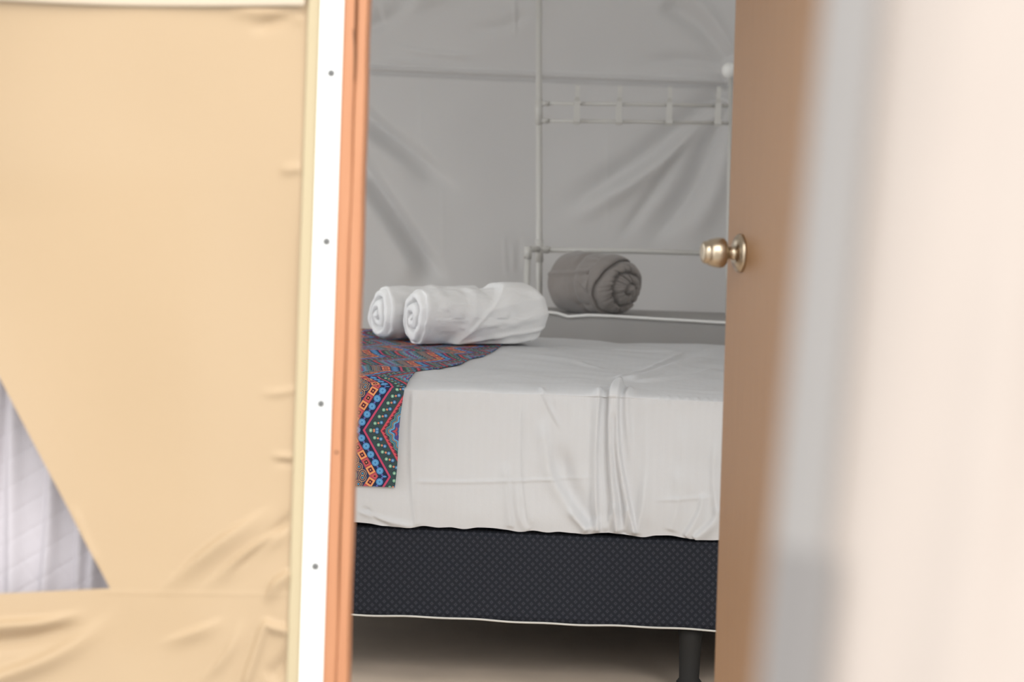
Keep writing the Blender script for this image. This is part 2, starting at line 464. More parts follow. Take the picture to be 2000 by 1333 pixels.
# pale band sewn along the top
def top_band():
    n = 90; px = np.linspace(-1380, 596, n); prof = [(13, 0.0), (12.6, 0.005), (6, 0.006), (-30, 0.004), (-90, 0.003), (-96, 0.0)]
    V = []
    for (y, o) in prof:
        yy = y+np.where(px > 0, 4*np.sin(px/180.), 0)-10*np.clip((px-0)/600, -2, 0)*0-0.012*(600-px)
        P = at_np(px, yy, WD); P[:, 1] -= o+0.005+bulge(px, yy)*0.00072
        P[:, 1] += 0.0004*np.sin(px/37.)
        V.append(P)
    V = np.vstack(V)
    return mesh_obj('seam_band', V, grid_faces(len(prof), n), M['canvas_band'], wf)
top_band()

# white screwed batten
bm = bmesh.new(); vstrip(bm, xs_at(626.5), xs_at(671), WD-0.012, 0.010, bev=0.002)
bat = bm_obj('trim_1', bm, M['white_metal']); tag(bat, 'white metal batten screwed along the canvas edge', kind='structure')
for (sx, sy) in ((658, -185), (647, 143), (638, 472), (627, 789), (616, 1107)):
    bm = bmesh.new(); p = at(sx, sy, WD-0.012)
    lathe(bm, p, Vector((0, -1, 0)), [(-0.002, 0.0058), (0.0006, 0.0058), (0.0020, 0.0044), (0.0026, 0.0018), (0.0012, 0.0014)], 16)
    bm_obj('screw', bm, M['screw'], bat)
# wooden door post: two boards
post = empty('trim_2', (at(695, HORIZON, WD).x, WD+0.03, 0), 'orange pine door post of two boards beside the white batten', kind='structure')
def board(pxl, pxr, D, th, seed):
    a = at(pxl, HORIZON, D).x; b_ = at(pxr, HORIZON, D).x; n = 120
    zs = np.linspace(0, 2.12, n); V = []
    for z in zs:
        w = 0.0006*math.sin(z*9+seed)+0.0004*math.sin(z*31+seed*2)
        V += [(a+w*0.5, D+th, z), (a+w*0.5, D+0.002, z), (a+0.002+w, D, z), (b_-0.002-w, D, z), (b_-w, D+0.002, z), (b_-w, D+th, z)]
    fc = grid_faces(n, 6, closed=True)
    fc += [tuple(range(5, -1, -1)), tuple(range((n-1)*6, n*6))]
    o = mesh_obj('post_board', V, fc, M['post'], smooth=False); adopt(o, post); return o
board(xs_at(671.5), xs_at(696.1), WD-0.006, 0.075, 1.0)
board(xs_at(697.4), xs_at(719), WD-0.003, 0.090, 2.3)
# splits and a nail in the post
def crack(pts, w, D):
    bm = bmesh.new(); S = spline(pts, 40); n = len(S); up = []; lo = []
    for k, (x, y) in enumerate(S):
        ww = w*math.sin(math.pi*(k+0.5)/n)**0.6
        a = at(x-ww, y, D); b_ = at(x+ww, y, D); up.append((bm.verts.new(a), bm.verts.new(a+Vector((0, 0.002, 0))))); lo.append((bm.verts.new(b_), bm.verts.new(b_+Vector((0, 0.002, 0)))))
    for k in range(n-1):
        bm.faces.new((up[k][0], lo[k][0], lo[k+1][0], up[k+1][0]))
        bm.faces.new((up[k][0], up[k+1][0], up[k+1][1], up[k][1])); bm.faces.new((lo[k][0], lo[k][1], lo[k+1][1], lo[k+1][0]))
    o = bm_obj('crack', bm, M['knot']); adopt(o, post)
crack([(690, 55), (692, 75), (694, 110), (693, 160)], 1.6, WD-0.0065)
crack([(697, -30), (695, 20), (693, 90)], 0.9, WD-0.0065)
bm = bmesh.new(); lathe(bm, at(657.5, 884, WD-0.006), Vector((0, -1, 0)), [(-0.003, 0.0022), (0.0006, 0.0022), (0.001, 0.0012)], 12)
adopt(bm_obj('nail', bm, M['knot']), post)

# --- door leaf standing open inwards
TH = math.radians(79)
latch = Vector((at(1421, 490, 4.16).x, 4.16, 0)); ddir = Vector((-math.cos(TH), math.sin(TH), 0)); nrm = Vector((-math.sin(TH), -math.cos(TH), 0))
DWID = 0.76; hinge = latch-ddir*DWID
door = empty('door_1', hinge, 'light brown wooden door standing open into the tent', kind='structure')
rotd = Matrix((( -ddir.x, -nrm.x, 0, 0), (-ddir.y, -nrm.y, 0, 0), (0, 0, 1, 0), (0, 0, 0, 1)))
bm = bmesh.new(); box(bm, (latch+hinge)/2-nrm*0.0175+Vector((0, 0, 1.035)), (DWID, 0.035, 2.03), rotd, 0.002)
adopt(bm_obj('door_leaf', bm, M['door']), door)
kp = latch-ddir*0.082; kp = Vector((kp.x, kp.y, at(1447, 495, kp.y).z))
kroot = bmesh.new()
lathe(kroot, kp, nrm, [(0.0, 0.0325), (0.003, 0.0328), (0.006, 0.0315), (0.010, 0.026), (0.0125, 0.021), (0.0135, 0.014)], 48)
rose = bm_obj('rose', kroot, M['nickel'], smooth=False)
bm = bmesh.new()
lathe(bm, kp, nrm, [(0.010, 0.0150), (0.014, 0.0115), (0.021, 0.0102), (0.0245, 0.0125), (0.0275, 0.0200), (0.031, 0.0245), (0.036, 0.0258), (0.044, 0.0252), (0.052, 0.0232), (0.0575, 0.0212), (0.0583, 0.0196), (0.060, 0.0196), (0.0655, 0.0182), (0.0678, 0.0155), (0.068, 0.010), (0.0675, 0.004)], 48)
kn = bm_obj('door_knob', bm, M['nickel']); adopt(kn, door); adopt(rose, door)
bm = bmesh.new(); box(bm, latch-nrm*0.0175+ddir*0.0005+Vector((0, 0, kp.z)), (0.003, 0.024, 0.06), rotd, 0.0)
adopt(bm_obj('latch_plate', bm, M['nickel']), door)
for z in (0.25, 1.05, 1.85):
    bm = bmesh.new(); p = hinge+nrm*0.004; tube(bm, [p+Vector((0, 0, z-0.045)), p+Vector((0, 0, z+0.045))], 0.006); adopt(bm_obj('hinge', bm, M['nickel']), door)

# right door post and right half of the front wall (behind the near flap)
hx = hinge.x
bm = bmesh.new(); box(bm, Vector((hx+0.035, WD+0.035, 1.06)), (0.05, 0.09, 2.12), None, 0.002)
t3 = bm_obj('trim_3', bm, M['post']); tag(t3, 'pine post the open door hangs from', kind='structure')
def front_right():
    n, m_ = 70, 110; xs = np.linspace(hx+0.055, XR, n); zs = np.linspace(0.0, 2.12, m_); X, Z = np.meshgrid(xs, zs)
    Y = WD+0.006*vnoise(X*1.3, Z, 0.25, 9)
    cx = 1.18
    def hole(i, j):
        x = (xs[j]+xs[j+1])/2; z = (zs[i]+zs[i+1])/2
        return 0.55 < z < 1.75 and abs(x-cx) < 0.42  # unseen window opening, added to bring more daylight inside
    o = mesh_obj('wall_front_right', np.stack([X, Y, Z], -1).reshape(-1, 3), grid_faces(m_, n, skip=hole), M['canvas'])
    return tag(o, 'beige canvas front wall right of the door', kind='structure')
front_right()
# header above the doorway
bm = bmesh.new(); box(bm, Vector(((at(719, HORIZON, WD).x+hx)/2, WD+0.035, 2.09)), (hx-at(719, HORIZON, WD).x-0.02, 0.08, 0.06), None, 0.002)
tag(bm_obj('trim_4', bm, M['post']), 'pine beam across the top of the doorway', kind='structure')

# --- back wall lining: seam and folds, upper part leaning in
def back_wall():
    vis_x = np.linspace(690, 1450, 230); px = np.concatenate([np.linspace(-90, 680, 60), vis_x, np.linspace(1462, 2080, 50)])
    py = np.concatenate([np.linspace(-640, -20, 40), np.linspace(-14, 640, 240), np.linspace(650, 1012, 40)])
    PX, PY = np.meshgrid(px, py)
    FO = [([(1432, 165), (1407, 186), (1320, 262), (1241, 324), (1075, 428)], 20, -24, .12, .2, .3),
          ([(1432, 190), (1330, 285), (1250, 345), (1090, 445)], 24, 14, .12, .25, .2),
          ([(1428, 200), (1407, 238), (1345, 386), (1250, 490)], 22, -24, .15, .3, .3),
          ([(1425, 260), (1390, 390), (1320, 490)], 24, 14, .2, .4),
          ([(1410, 200), (1330, 300), (1260, 400), (1200, 480)], 12, -9, .2, .3),
          ([(690, 205), (718, 231), (806, 302), (930, 400)], 22, -26, .05, .4, .3),
          ([(690, 250), (760, 300), (840, 360)], 24, 14, .1, .4),
          ([(690, 290), (714, 332), (798, 454), (870, 560)], 20, -26, .05, .2, .3),
          ([(690, 350), (760, 450), (820, 560)], 26, 16, .1, .2),
          ([(700, 65), (740, 45), (820, -10)], 16, -14, .1, .2),
          ([(740, 30), (800, 10), (900, -30)], 16, 10, .1, .2),
          ([(1290, 0), (1360, 50), (1430, 120)], 20, -14, .2, .1),
          ([(1340, -20), (1390, 40), (1432, 110)], 14, 10, .2, .1),
          ([(1430, 130), (1340, 118), (1230, 122)], 12, -9, .1, .4),
          ([(984, 450), (986, 500), (990, 545)], 4, 1.8, .3, .3), ([(1000, 470), (1003, 540)], 4, 1.8, .3, .3), ([(1016, 460), (1013, 540)], 4, -1.6, .3, .3),
          ([(1006, -10), (1006, 78)], 3, 4, .2, .3), ([(1187, 240), (1187, 470)], 3, 1.0, .2, .3), ([(822, 150), (822, 400)], 3, .8, .2, .3), ([(865, 350), (866, 540)], 3, .8, .2, .3),
          ([(760, 90), (850, 105), (960, 110)], 8, 5, .3, .3), ([(720, 115), (800, 122), (900, 126)], 5, 4, .3, .3), ([(900, 60), (990, 50), (1040, 20)], 12, -6, .3, .3)]
    h = 1.05*folds_field(PX, PY, FO) + 8*vnoise(PX, PY, 260, 8) + 2*vnoise(PX, PY, 80, 10)
    seam = 133+(PX-720)*0.045-(PX-720)**2*8e-6
    dz = PY-seam
    h = h + 9*np.exp(-(dz/4.0)**2) - 8*np.exp(-((dz-8)/3.5)**2) + 5*np.exp(-((dz-14)/2.5)**2)*0
    V = at_np(PX.ravel(), PY.ravel(), BD).reshape(PX.shape+(3,))
    V[..., 1] -= h*0.00155
    V[..., 1] -= np.clip(-dz, 0, None)*0.00155*0.16          # upper panel leans into the room
    V[..., 2] = np.clip(V[..., 2], 0.0, 2.71-0.343*np.abs(V[..., 0]))
    # fold panels keep fully behind the rack
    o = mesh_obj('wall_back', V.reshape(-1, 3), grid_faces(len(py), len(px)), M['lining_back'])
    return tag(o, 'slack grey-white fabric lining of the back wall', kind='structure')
back_wall()
def side_wall(name, x, lab, win=None):
    n, m_ = 60, 40; ys = np.linspace(WD+0.01, BD+0.05, n); zs = np.linspace(0, 2.12, m_); Y, Z = np.meshgrid(ys, zs)
    X = x+0.02*vnoise(Y, Z, 0.5, 12)
    def hole(i, j):
        return win is not None and win[0] < (ys[j]+ys[j+1])/2 < win[1] and win[2] < (zs[i]+zs[i+1])/2 < win[3]
    o = mesh_obj(name, np.stack([X, Y, Z], -1).reshape(-1, 3), grid_faces(m_, n, skip=hole), M['lining']); tag(o, lab, kind='structure')
side_wall('wall_left', XL, 'white fabric lining of the left tent wall with a rolled-up window', (4.5, 6.9, 0.12, 1.75)); side_wall('wall_right', XR, 'white fabric lining of the right tent wall')
def roof():
    n = 30; ys = np.linspace(WD-0.35, BD+0.1, n); prof = [(XL-0.25, 1.98), (XL, 2.12), (XL/2, 2.42), (0, 2.72), (XR/2, 2.42), (XR, 2.12), (XR+0.25, 1.98)]
    V = [(x, y, z-0.03*math.sin(math.pi*(y-WD)/(BD-WD))*(1 if abs(x) < 1.7 else 0)) for y in ys for (x, z) in prof]
    o = mesh_obj('ceiling', V, grid_faces(n, len(prof)), M['roof'], smooth=False); tag(o, 'canvas tent roof', kind='structure')
roof()
def gable(name, y, lab):
    V = [(XL, y, 2.10), (XR, y, 2.10), (0, y, 2.71), (0, y+0.01, 2.10)]
    o = mesh_obj(name, V, [(0, 3, 2), (3, 1, 2)], M['canvas'], smooth=False); tag(o, lab, kind='structure')
gable('wall_front_gable', WD+0.01, 'canvas gable above the doorway')

# ------------------------------------------------------------------ quilted curtain behind the window
def quilt():
    px = np.linspace(-680, 330, 330); py = np.linspace(330, 1235, 300); PX, PY = np.meshgrid(px, py)
    D = WD+0.075
    lean = -(PY-740)*0.06
    ph = PX-lean
    pl = np.zeros_like(PX)
    rs = np.random.RandomState(3); x0 = -660.
    while x0 < 340:
        wdt = rs.uniform(34, 62); s = rs.uniform(0.6, 1.0)
        d = (ph-x0-10*np.sin(PY/160.+x0))/wdt
        pl += s*20*np.exp(-np.clip(d, 0, None)**2*9)*np.exp(-np.clip(-d, 0, None)**2*90)
        x0 += wdt*1.05
    q1 = np.abs(((PX*0.5+PY*0.86)/46.) % 1-0.5); q2 = np.abs(((PX*0.8-PY*0.6)/52.) % 1-0.5)
    qu = -1.6*np.exp(-((0.5-q1)/0.05)**2)-0.8*np.exp(-((0.5-q2)/0.05)**2)
    h = pl+qu+4*vnoise(PX, PY, 120, 4)
    V = at_np(PX.ravel(), PY.ravel(), D); V[:, 1] -= h.ravel()*0.00072
    o = mesh_obj('curtain', V, grid_faces(len(py), len(px)), M['quilt'])
    return tag(o, 'white quilted pleated curtain hanging behind the triangular window', 'curtain')
quilt()

# ------------------------------------------------------------------ bed
YAW = math.radians(-4.0); BC = Vector((0.27, 5.26+0.70, 0))   # centre of the bed on the floor
RZ = Matrix.Rotation(YAW, 4, 'Z')
LX, LY = 0.98, 0.70
def bedw(x, y, z): return RZ @ Vector((x, y, z)) + BC
def bed_local(px, py, ly):
    "local x and z of the pixel on the bed plane y = ly"
    # intersect the ray with the plane
    u = (px-1000.0)/FPX; v = (py-HORIZON)/FPX
    d = Vector((u*CS+v*SN, 1, -(-u*SN+v*CS))); o = Vector((0, 0, CAMZ))
    inv = RZ.inverted(); o2 = inv @ (o-BC); d2 = inv.to_3x3() @ d
    t = (ly-o2.y)/d2.y; p = o2+d2*t; return p.x, p.z
def bed_local_top(px, py, z):
    u = (px-1000.0)/FPX; v = (py-HORIZON)/FPX
    d = Vector((u*CS+v*SN, 1, -(-u*SN+v*CS))); o = Vector((0, 0, CAMZ))
    t = (z-CAMZ)/d.z; p = RZ.inverted() @ (o+d*t-BC); return p.x, p.y
ZT, ZM, ZB = 0.650, 0.345, 0.133

base = empty('box_spring', BC, 'charcoal diamond-patterned box spring base carrying the white mattress', 'box spring'); base.rotation_euler.z = YAW
def bed_part(name, bm, mat, parent, smooth=False): return bm_obj(name, bm, mat, parent, smooth)
bm = bmesh.new(); box(bm, Vector((0, 0.0, (ZB+ZM-0.016)/2)), (2*LX-0.03, 2*LY-0.03, ZM-0.016-ZB), None, 0.012); bed_part('base_body', bm, M['base'], base)
bm = bmesh.new()
n = 160
for sy in (-1, 1):
    tube(bm, [Vector((x, sy*(LY-0.014), ZB+0.002+0.0012*math.sin(x*14)+0.0008*math.sin(x*41))) for x in np.linspace(-LX+0.02, LX-0.02, n)], 0.0023, 8)
for sx in (-1, 1):
    tube(bm, [Vector((sx*(LX-0.014), y, ZB+0.002)) for y in np.linspace(-LY+0.02, LY-0.02, 40)], 0.0023, 8)
bed_part('piping', bm, M['piping'], base, True)
lx = bed_local(1347, 1285, -LY+0.06)[0]
for (x, y) in ((lx, -LY+0.06), (lx, LY-0.12), (-LX+0.12, -LY+0.12), (-LX+0.12, LY-0.12), (LX-0.08, -LY+0.12), (LX-0.08, LY-0.12)):
    bm = bmesh.new(); lathe(bm, Vector((x, y, 0.0)), Vector((0, 0, 1)), [(0.0, 0.026), (0.012, 0.028), (0.02, 0.022), (0.10, 0.024), (ZB+0.01, 0.028)], 20)
    bed_part('leg', bm, M['black_leg'], base)

# mattress with its draped sheet
mat_root = empty('mattress', BC+Vector((0, 0, ZM)), 'thick mattress under a creased white sheet on the dark base', 'mattress')
mat_root.rotation_euler.z = YAW
FSIDE = []
def fs(pts, sig, h, ta=.15, tb=.1, skew=0.0):
    FSIDE.append(([(bed_local(a, b_, -LY)) for a, b_ in pts], sig, h, ta, tb, skew))
def arc(x):  # helper units: metres
    return x
fs([(1173, 742), (1166, 838), (1164, 931), (1168, 1045)], .0075, .0100, .1, .02, -.5)
fs([(1160, 790), (1154, 900), (1150, 1000)], .016, -.0035, .2, .2)
fs([(1211, 722), (1193, 766), (1191, 878), (1204, 1050)], .0075, .0105, .05, .02, .4)
fs([(1217, 722), (1206, 789), (1211, 895), (1241, 1050)], .0075, .0115, .05, .02, -.5)
fs([(1183, 760), (1180, 900), (1188, 1050)], .006, -.004, .1, .02)
fs([(1199, 800), (1201, 900), (1220, 1050)], .006, -.0045, .1, .02)
fs([(1233, 740), (1224, 779), (1226, 838), (1236, 930)], .008, .006, .1, .4)
fs([(1050, 742), (1070, 792), (1098, 846)], .0045, .0042, .2, .3, .4)
fs([(1024, 762), (1022, 911), (1036, 1035)], .007, .004, .2, .1, .4)
fs([(1060, 815), (1066, 865), (1084, 944), (1155, 1045)], .013, .008, .3, .05, -.3)
fs([(1090, 860), (1112, 950), (1165, 1030)], .022, -.010, .3, .1)
fs([(988, 900), (992, 960), (999, 1035)], .008, .005, .25, .05, -.4)
fs([(1008, 930), (1014, 1000), (1030, 1040)], .008, .004, .3, .05)
fs([(808, 755), (805, 911), (814, 1035)], .009, .0045, .1, .05, .3)
fs([(690, 1000), (760, 1018), (812, 1028)], .006, .005, .2, .2)
fs([(706, 990), (735, 1015), (770, 1030)], .006, -.004, .2, .2)
fs([(800, 941), (900, 942), (1000, 940), (1190, 932)], .0035, .0022, .1, .2)
fs([(1270, 978), (1330, 975), (1400, 972)], .0045, .002, .3, .2)
fs([(1150, 1040), (1122, 1010), (1112, 990)], .008, .006, .1, .4)
fs([(1180, 1045), (1196, 1000), (1200, 980)], .006, .005, .1, .4)
fs([(1216, 1045), (1222, 1005), (1226, 985)], .006, .005, .1, .4)
fs([(1242, 1045), (1255, 990), (1262, 900)], .010, .006, .05, .4)
fs([(1262, 760), (1262, 860), (1268, 1040)], .012, .003, .2, .1)
fs([(1320, 900), (1326, 970), (1310, 1045)], .012, .005, .3, .05)
fs([(1372, 960), (1366, 1000), (1338, 1050)], .009, .007, .3, .02, .4)
fs([(1405, 985), (1392, 1020), (1355, 1052)], .010, .008, .3, .02, .4)
fs([(1398, 850), (1394, 930), (1402, 1010)], .008, .006, .3, .1)
fs([(1330, 800), (1336, 900), (1346, 980)], .014, .003, .3, .3)
for k, xx in enumerate(np.linspace(1285, 1400, 7)):
    fs([(xx, 762), (xx+2, 800)], .005, .002, .3, .5)
for k, xx in enumerate(np.linspace(830, 1140, 13)):
    fs([(xx, 768), (xx+random.uniform(-2, 2), 800+random.uniform(0, 30))], .005, .0012, .3, .5)
FTOP = []
def ft(pts, sig, h, ta=.2, tb=.2, skew=0.0):
    FTOP.append(([bed_local_top(a, b_, ZT) for a, b_ in pts], sig, h, ta, tb, skew))
ft([(1205, 742), (1290, 713), (1341, 687)], .010, .006, .05, .3, .4)
ft([(1230, 745), (1310, 722), (1405, 700)], .020, .008, .05, .2, .4)
ft([(1240, 748), (1340, 740), (1410, 722)], .018, .007, .1, .2)
ft([(1190, 683), (1260, 686), (1335, 690)], .012, .004, .2, .2)
ft([(900, 742), (1000, 735), (1090, 738)], .022, .004, .3, .3)
ft([(1120, 702), (1150, 712), (1180, 720)], .012, .004, .3, .3)
ft([(1000, 690), (1100, 700), (1200, 706)], .035, .004, .3, .3)
ft([(1280, 735), (1340, 715), (1413, 680)], .03, .006, .3, .1)
RYE, RZE = 0.085, 0.016          # the mattress edge: a crisp lower rim, then a gentle crown
def near_edge(off, n):
    out = []
    for t in np.linspace(0, 1, n, endpoint=False):
        a = (t**1.6)*math.pi/2; ny, nz = -math.cos(a)*RZE, math.sin(a)*RYE; l = math.hypot(ny, nz); ny /= l; nz /= l
        out.append((-LY+RYE-RYE*math.cos(a)+ny*off, ZT-RZE+RZE*math.sin(a)+nz*off, ny, nz))
    return out
def top_lumps(X, Y): return 0.005*vnoise(X, Y, 0.22, 21)+0.0022*vnoise(X, Y, 0.07, 22)
def side_lumps(X, Z): return 0.0032*vnoise(X, Z, 0.11, 23)+0.0012*vnoise(X, Z, 0.045, 24)
def sheet():
    # stations along the bed, fine where the doorway shows it
    xv0 = bed_local(680, 800, -LY)[0]-0.03; xv1 = bed_local(1420, 800, -LY)[0]+0.08
    xs = np.concatenate([np.linspace(-LX, xv0, 60, endpoint=False), np.linspace(xv0, xv1, 330), np.linspace(xv1, LX, 40)[1:]])
    R = RZE
    prof = [(-LY, z, -1.0, 0.0) for z in np.linspace(ZM-0.010, ZT-RZE, 105, endpoint=False)]
    prof += near_edge(0.0, 20)
    for y in np.linspace(-LY+RYE, LY-R, 110, endpoint=False): prof.append((y, ZT, 0.0, 1.0))
    for a in np.linspace(0, math.pi/2, 10, endpoint=False): prof.append((LY-R+R*math.sin(a), ZT-R+R*math.cos(a), math.sin(a), math.cos(a)))
    for z in np.linspace(ZT-R, ZM-0.01, 24): prof.append((LY, z, 1.0, 0.0))
    P = np.array(prof); nr = len(P); nc = len(xs)
    X = np.repeat(xs[None, :], nr, 0); Y = np.repeat(P[:, 0:1], nc, 1); Z = np.repeat(P[:, 1:2], nc, 1)
    NY = np.repeat(P[:, 2:3], nc, 1); NZ = np.repeat(P[:, 3:4], nc, 1)
    nearside = (Y < 0) & (NY < -0.001)
    Zs = np.where(nearside & (Z >= ZT-R), Z+0.40*(Y+LY), Z)
    hs = np.where(nearside, 1.35*folds_field(X, np.where(nearside, Zs, 99), FSIDE), 0)
    ht = np.where(NZ > 0.2, folds_field(X, np.where(NZ > 0.2, Y, 99), FTOP), 0)
    ht = ht+np.where(NZ > 0.2, top_lumps(X, Y), 0)
    hs = hs+np.where(nearside, side_lumps(X, Z), 0)
    h = hs+ht
    # the side billows and tucks in at the foot, a soft ledge under the top edge
    low = np.clip((ZM+0.05-Z)/0.06, 0, 1)
    h = h + np.where(nearside, -0.006*low**2, 0)
    # wavy foot
    wav = np.where(nearside | (NY > 0.9), 0.0012*np.sin(X*19)+0.001*np.sin(X*47+1)+0.003*vnoise(X, Z*0, 0.03, 25), 0)*np.clip((ZM+0.06-Z)/0.06, 0, 1)
    Yn = Y+NY*h; Zn = np.maximum(Z+NZ*h+wav, ZM-0.0145)
    # round off the head and foot ends
    e = np.clip((np.abs(X)-(LX-0.04))/0.04, 0, 1); k = 1-0.05*(1-np.sqrt(np.clip(1-e*e, 0, 1)))
    Yn = Yn*k; Zn = ZM+(Zn-ZM)*np.where(Z > ZM, 1-0.12*(1-np.sqrt(np.clip(1-e*e, 0, 1))), 1)
    V = np.stack([X, Yn, Zn-ZM], -1).reshape(-1, 3)
    fc = grid_faces(nr, nc)
    fc.append(tuple(i*nc for i in range(nr))); fc.append(tuple(i*nc+nc-1 for i in range(nr-1, -1, -1)))
    o = mesh_obj('fitted_sheet', V, fc, M['sheet'], mat_root)
    return X, Y, Z, Yn, Zn, nearside
sheet()
bm = bmesh.new(); box(bm, Vector((0, 0, 0.128)), (2*LX-0.08, 2*LY-0.08, 0.284), None, 0.03); bed_part('mattress_core', bm, M['sheet'], mat_root)

# runner across the bed
def runner():
    # the edge nearest the pillow end, as a function of the run s along the cloth (from the near hem up, over and away)
    R = RZE; off = 0.009
    zb = bed_local(770, 953, -LY-0.01)[1]; x_hem = bed_local(771, 953, -LY-0.01)[0]
    x_top = bed_local(788, 772, -LY-0.01)[0]
    prof = []; s = 0.0
    for z in np.linspace(zb, ZT-R, 60, endpoint=False): prof.append((-LY-off, z, -1, 0))
    prof += near_edge(off, 22)
    for y in np.linspace(-LY+RYE, LY-R, 130, endpoint=False): prof.append((y, ZT+off, 0, 1))
    for a in np.linspace(0, math.pi/2, 10, endpoint=False): prof.append((LY-R+(R+off)*math.sin(a), ZT-R+(R+off)*math.cos(a), math.sin(a), math.cos(a)))
    for z in np.linspace(ZT-R, zb, 40): prof.append((LY+off, z, 1, 0))
    P = np.array(prof); S = np.concatenate([[0], np.cumsum(np.hypot(np.diff(P[:, 0]), np.diff(P[:, 1])))])
    # measured edge on the bed top
    epts = [(793, 742), (812, 726), (842, 722), (872, 712), (896, 707), (918, 697), (945, 692), (966, 682), (992, 664)]
    ex = [bed_local_top(a, b_, ZT+0.006) for a, b_ in epts]
    ey = np.array([p[1] for p in ex]); exx = np.array([p[0] for p in ex])
    edge = []
    for (y, z, ny, nz) in prof:
        if nz == 0 and ny < 0: t = (z-zb)/(ZT-R-zb); edge.append(x_hem+(x_top-x_hem)*(t**1.2)+0.0015*math.sin(t*7))
        elif y < ey[0]: edge.append(x_top+(exx[0]-x_top)*max(0, (y+LY)/(ey[0]+LY)))
        else: edge.append(float(np.interp(y, ey, exx)))
    edge = np.array(edge)
    W = 0.52; nc = 150; c = np.linspace(0, 1, nc)
    X = edge[:, None]-W*c[None, :]; 
    SS = np.repeat(S[:, None], nc, 1); Y = np.repeat(P[:, 0:1], nc, 1); Z = np.repeat(P[:, 1:2], nc, 1); NY = np.repeat(P[:, 2:3], nc, 1); NZ = np.repeat(P[:, 3:4], nc, 1)
    top = NZ > 0.999; ns = (NY < -0.001) & (Y < 0)
    h = np.where(top, -0.0055+top_lumps(X, Y), 0)+np.where(ns & ~top, side_lumps(X, Z)+NZ*(-0.0055+top_lumps(X, Y)), 0)
    h = h+0.0008*np.sin((X*14+SS*9))+np.where(top, 0.0025*np.maximum(vnoise(X*1.0, Y, 0.055, 33), 0), 0)
    # the border lifts a little off the sheet
    h = h+0.0008*np.exp(-c[None, :]/0.02)
    Yn = Y+NY*h; Zn = Z+NZ*h
    n = len(prof); V0 = np.stack([X, Yn, Zn], -1).reshape(-1, 3)
    uv = np.stack([X-np.maximum(edge-x_top, 0)[:, None]-x_top, SS], -1).reshape(-1, 2)
    inner = np.stack([X, Yn-NY*0.0025, Zn-NZ*0.0025], -1).reshape(-1, 3)
    m_ = len(V0); fc = [f[::-1] for f in grid_faces(n, nc)]
    fc2 = [tuple(v+m_ for v in f) for f in grid_faces(n, nc)]
    rim = []
    for i in range(n-1):
        rim.append((i*nc, (i+1)*nc, (i+1)*nc+m_, i*nc+m_)); rim.append((i*nc+nc-1, i*nc+nc-1+m_, (i+1)*nc+nc-1+m_, (i+1)*nc+nc-1))
    for j in range(nc-1):
        rim.append((j, j+m_, j+1+m_, j+1)); b0 = (n-1)*nc; rim.append((b0+j, b0+j+1, b0+j+1+m_, b0+j+m_))
    o = mesh_obj('bed_runner', np.vstack([V0, inner]), fc+fc2+rim, M['runner'], uvs=np.vstack([uv, uv]))
    o.location = BC; o.rotation_euler.z = YAW
    return tag(o, 'multicoloured zigzag-patterned runner laid across the white bed', 'bed runner')
runner()

# ------------------------------------------------------------------ rolled towels and blanket
def roll(name, center, axis, L, R, mat, disp, nphi=200, ncap=70, nbody=130, squash=0.94, bulge=0.010, backbulge=0.03, label=None, cat=None, group=None, rfun=None, flat=0.5):
    """Rolled cloth lying on something: closed surface round an axis. Front cap first, then the body, then the back cap.
       disp(region, r, phi, s) -> (outward radial, axial forward) displacement in metres."""
    axis = axis.normalized(); side = axis.cross(Vector((0, 0, 1))).normalized(); up = side.cross(axis).normalized()
    phi = np.linspace(0, 2*np.pi, nphi, endpoint=False)       # phi = 0 towards side, pi/2 up
    rows = []
    rc = 0.016
    for t in np.linspace(0.004, 1, ncap, endpoint=False):
        r = t*(R-rc); rows.append(('f', r, -bulge*(t*t)*0+0.0, t))
    for a in np.linspace(0, math.pi/2, 12, endpoint=False): rows.append(('f', R-rc+rc*math.sin(a), rc*(1-math.cos(a)), 1.0))
    for s in np.linspace(rc, L-0.02, nbody, endpoint=False): rows.append(('b', R, s, s/L))
    for a in np.linspace(0, math.pi/2, 16): rows.append(('k', R*(1-0.55*(1-math.cos(a))) if a < 1.5 else R*0.45, L-0.02+backbulge*math.sin(a), 1.0))
    rows.append(('k', 0.012, L-0.02+backbulge*1.12, 1.0))
    V = []
    for (reg, r, s, t) in rows:
        dr, da = disp(reg, np.full(phi.shape, r), phi, s)
        rr = r+dr
        if rfun is not None: rr = rr*rfun(phi, s)
        x = rr*np.cos(phi); z = rr*np.sin(phi)*squash
        zb = -R*squash*(1-0.10*flat); z = np.where(z < zb, zb+(z-zb)*0.12, z)
        a = s-da
        for k in range(nphi):
            V.append(center+axis*float(a[k])+side*float(x[k])+up*float(z[k]))
    n = len(rows)
    fc = grid_faces(n, nphi, closed=True)
    fc.append(tuple(range(nphi-1, -1, -1))); fc.append(tuple(range((n-1)*nphi, n*nphi)))
    zmin = min(v.z for v in V); base_p = Vector((center.x, center.y, zmin))+axis*(L/2); base_p.z = zmin
    o = mesh_obj(name, [v-base_p for v in V], fc, mat); o.location = base_p
    if cat: tag(o, label, cat, group)
    return o
def sm(x, a, b):
    t = np.clip((x-a)/(b-a), 0, 1); return t*t*(3-2*t)
def spiral_groove(r, phi, pitch, r0, width, sgn=1.0, ph=0.0):
    q = ((r-r0)/pitch-sgn*(phi+ph)/(2*np.pi)) % 1.0
    d = np.minimum(q, 1-q)*pitch
    return np.exp(-(d/width)**2), q

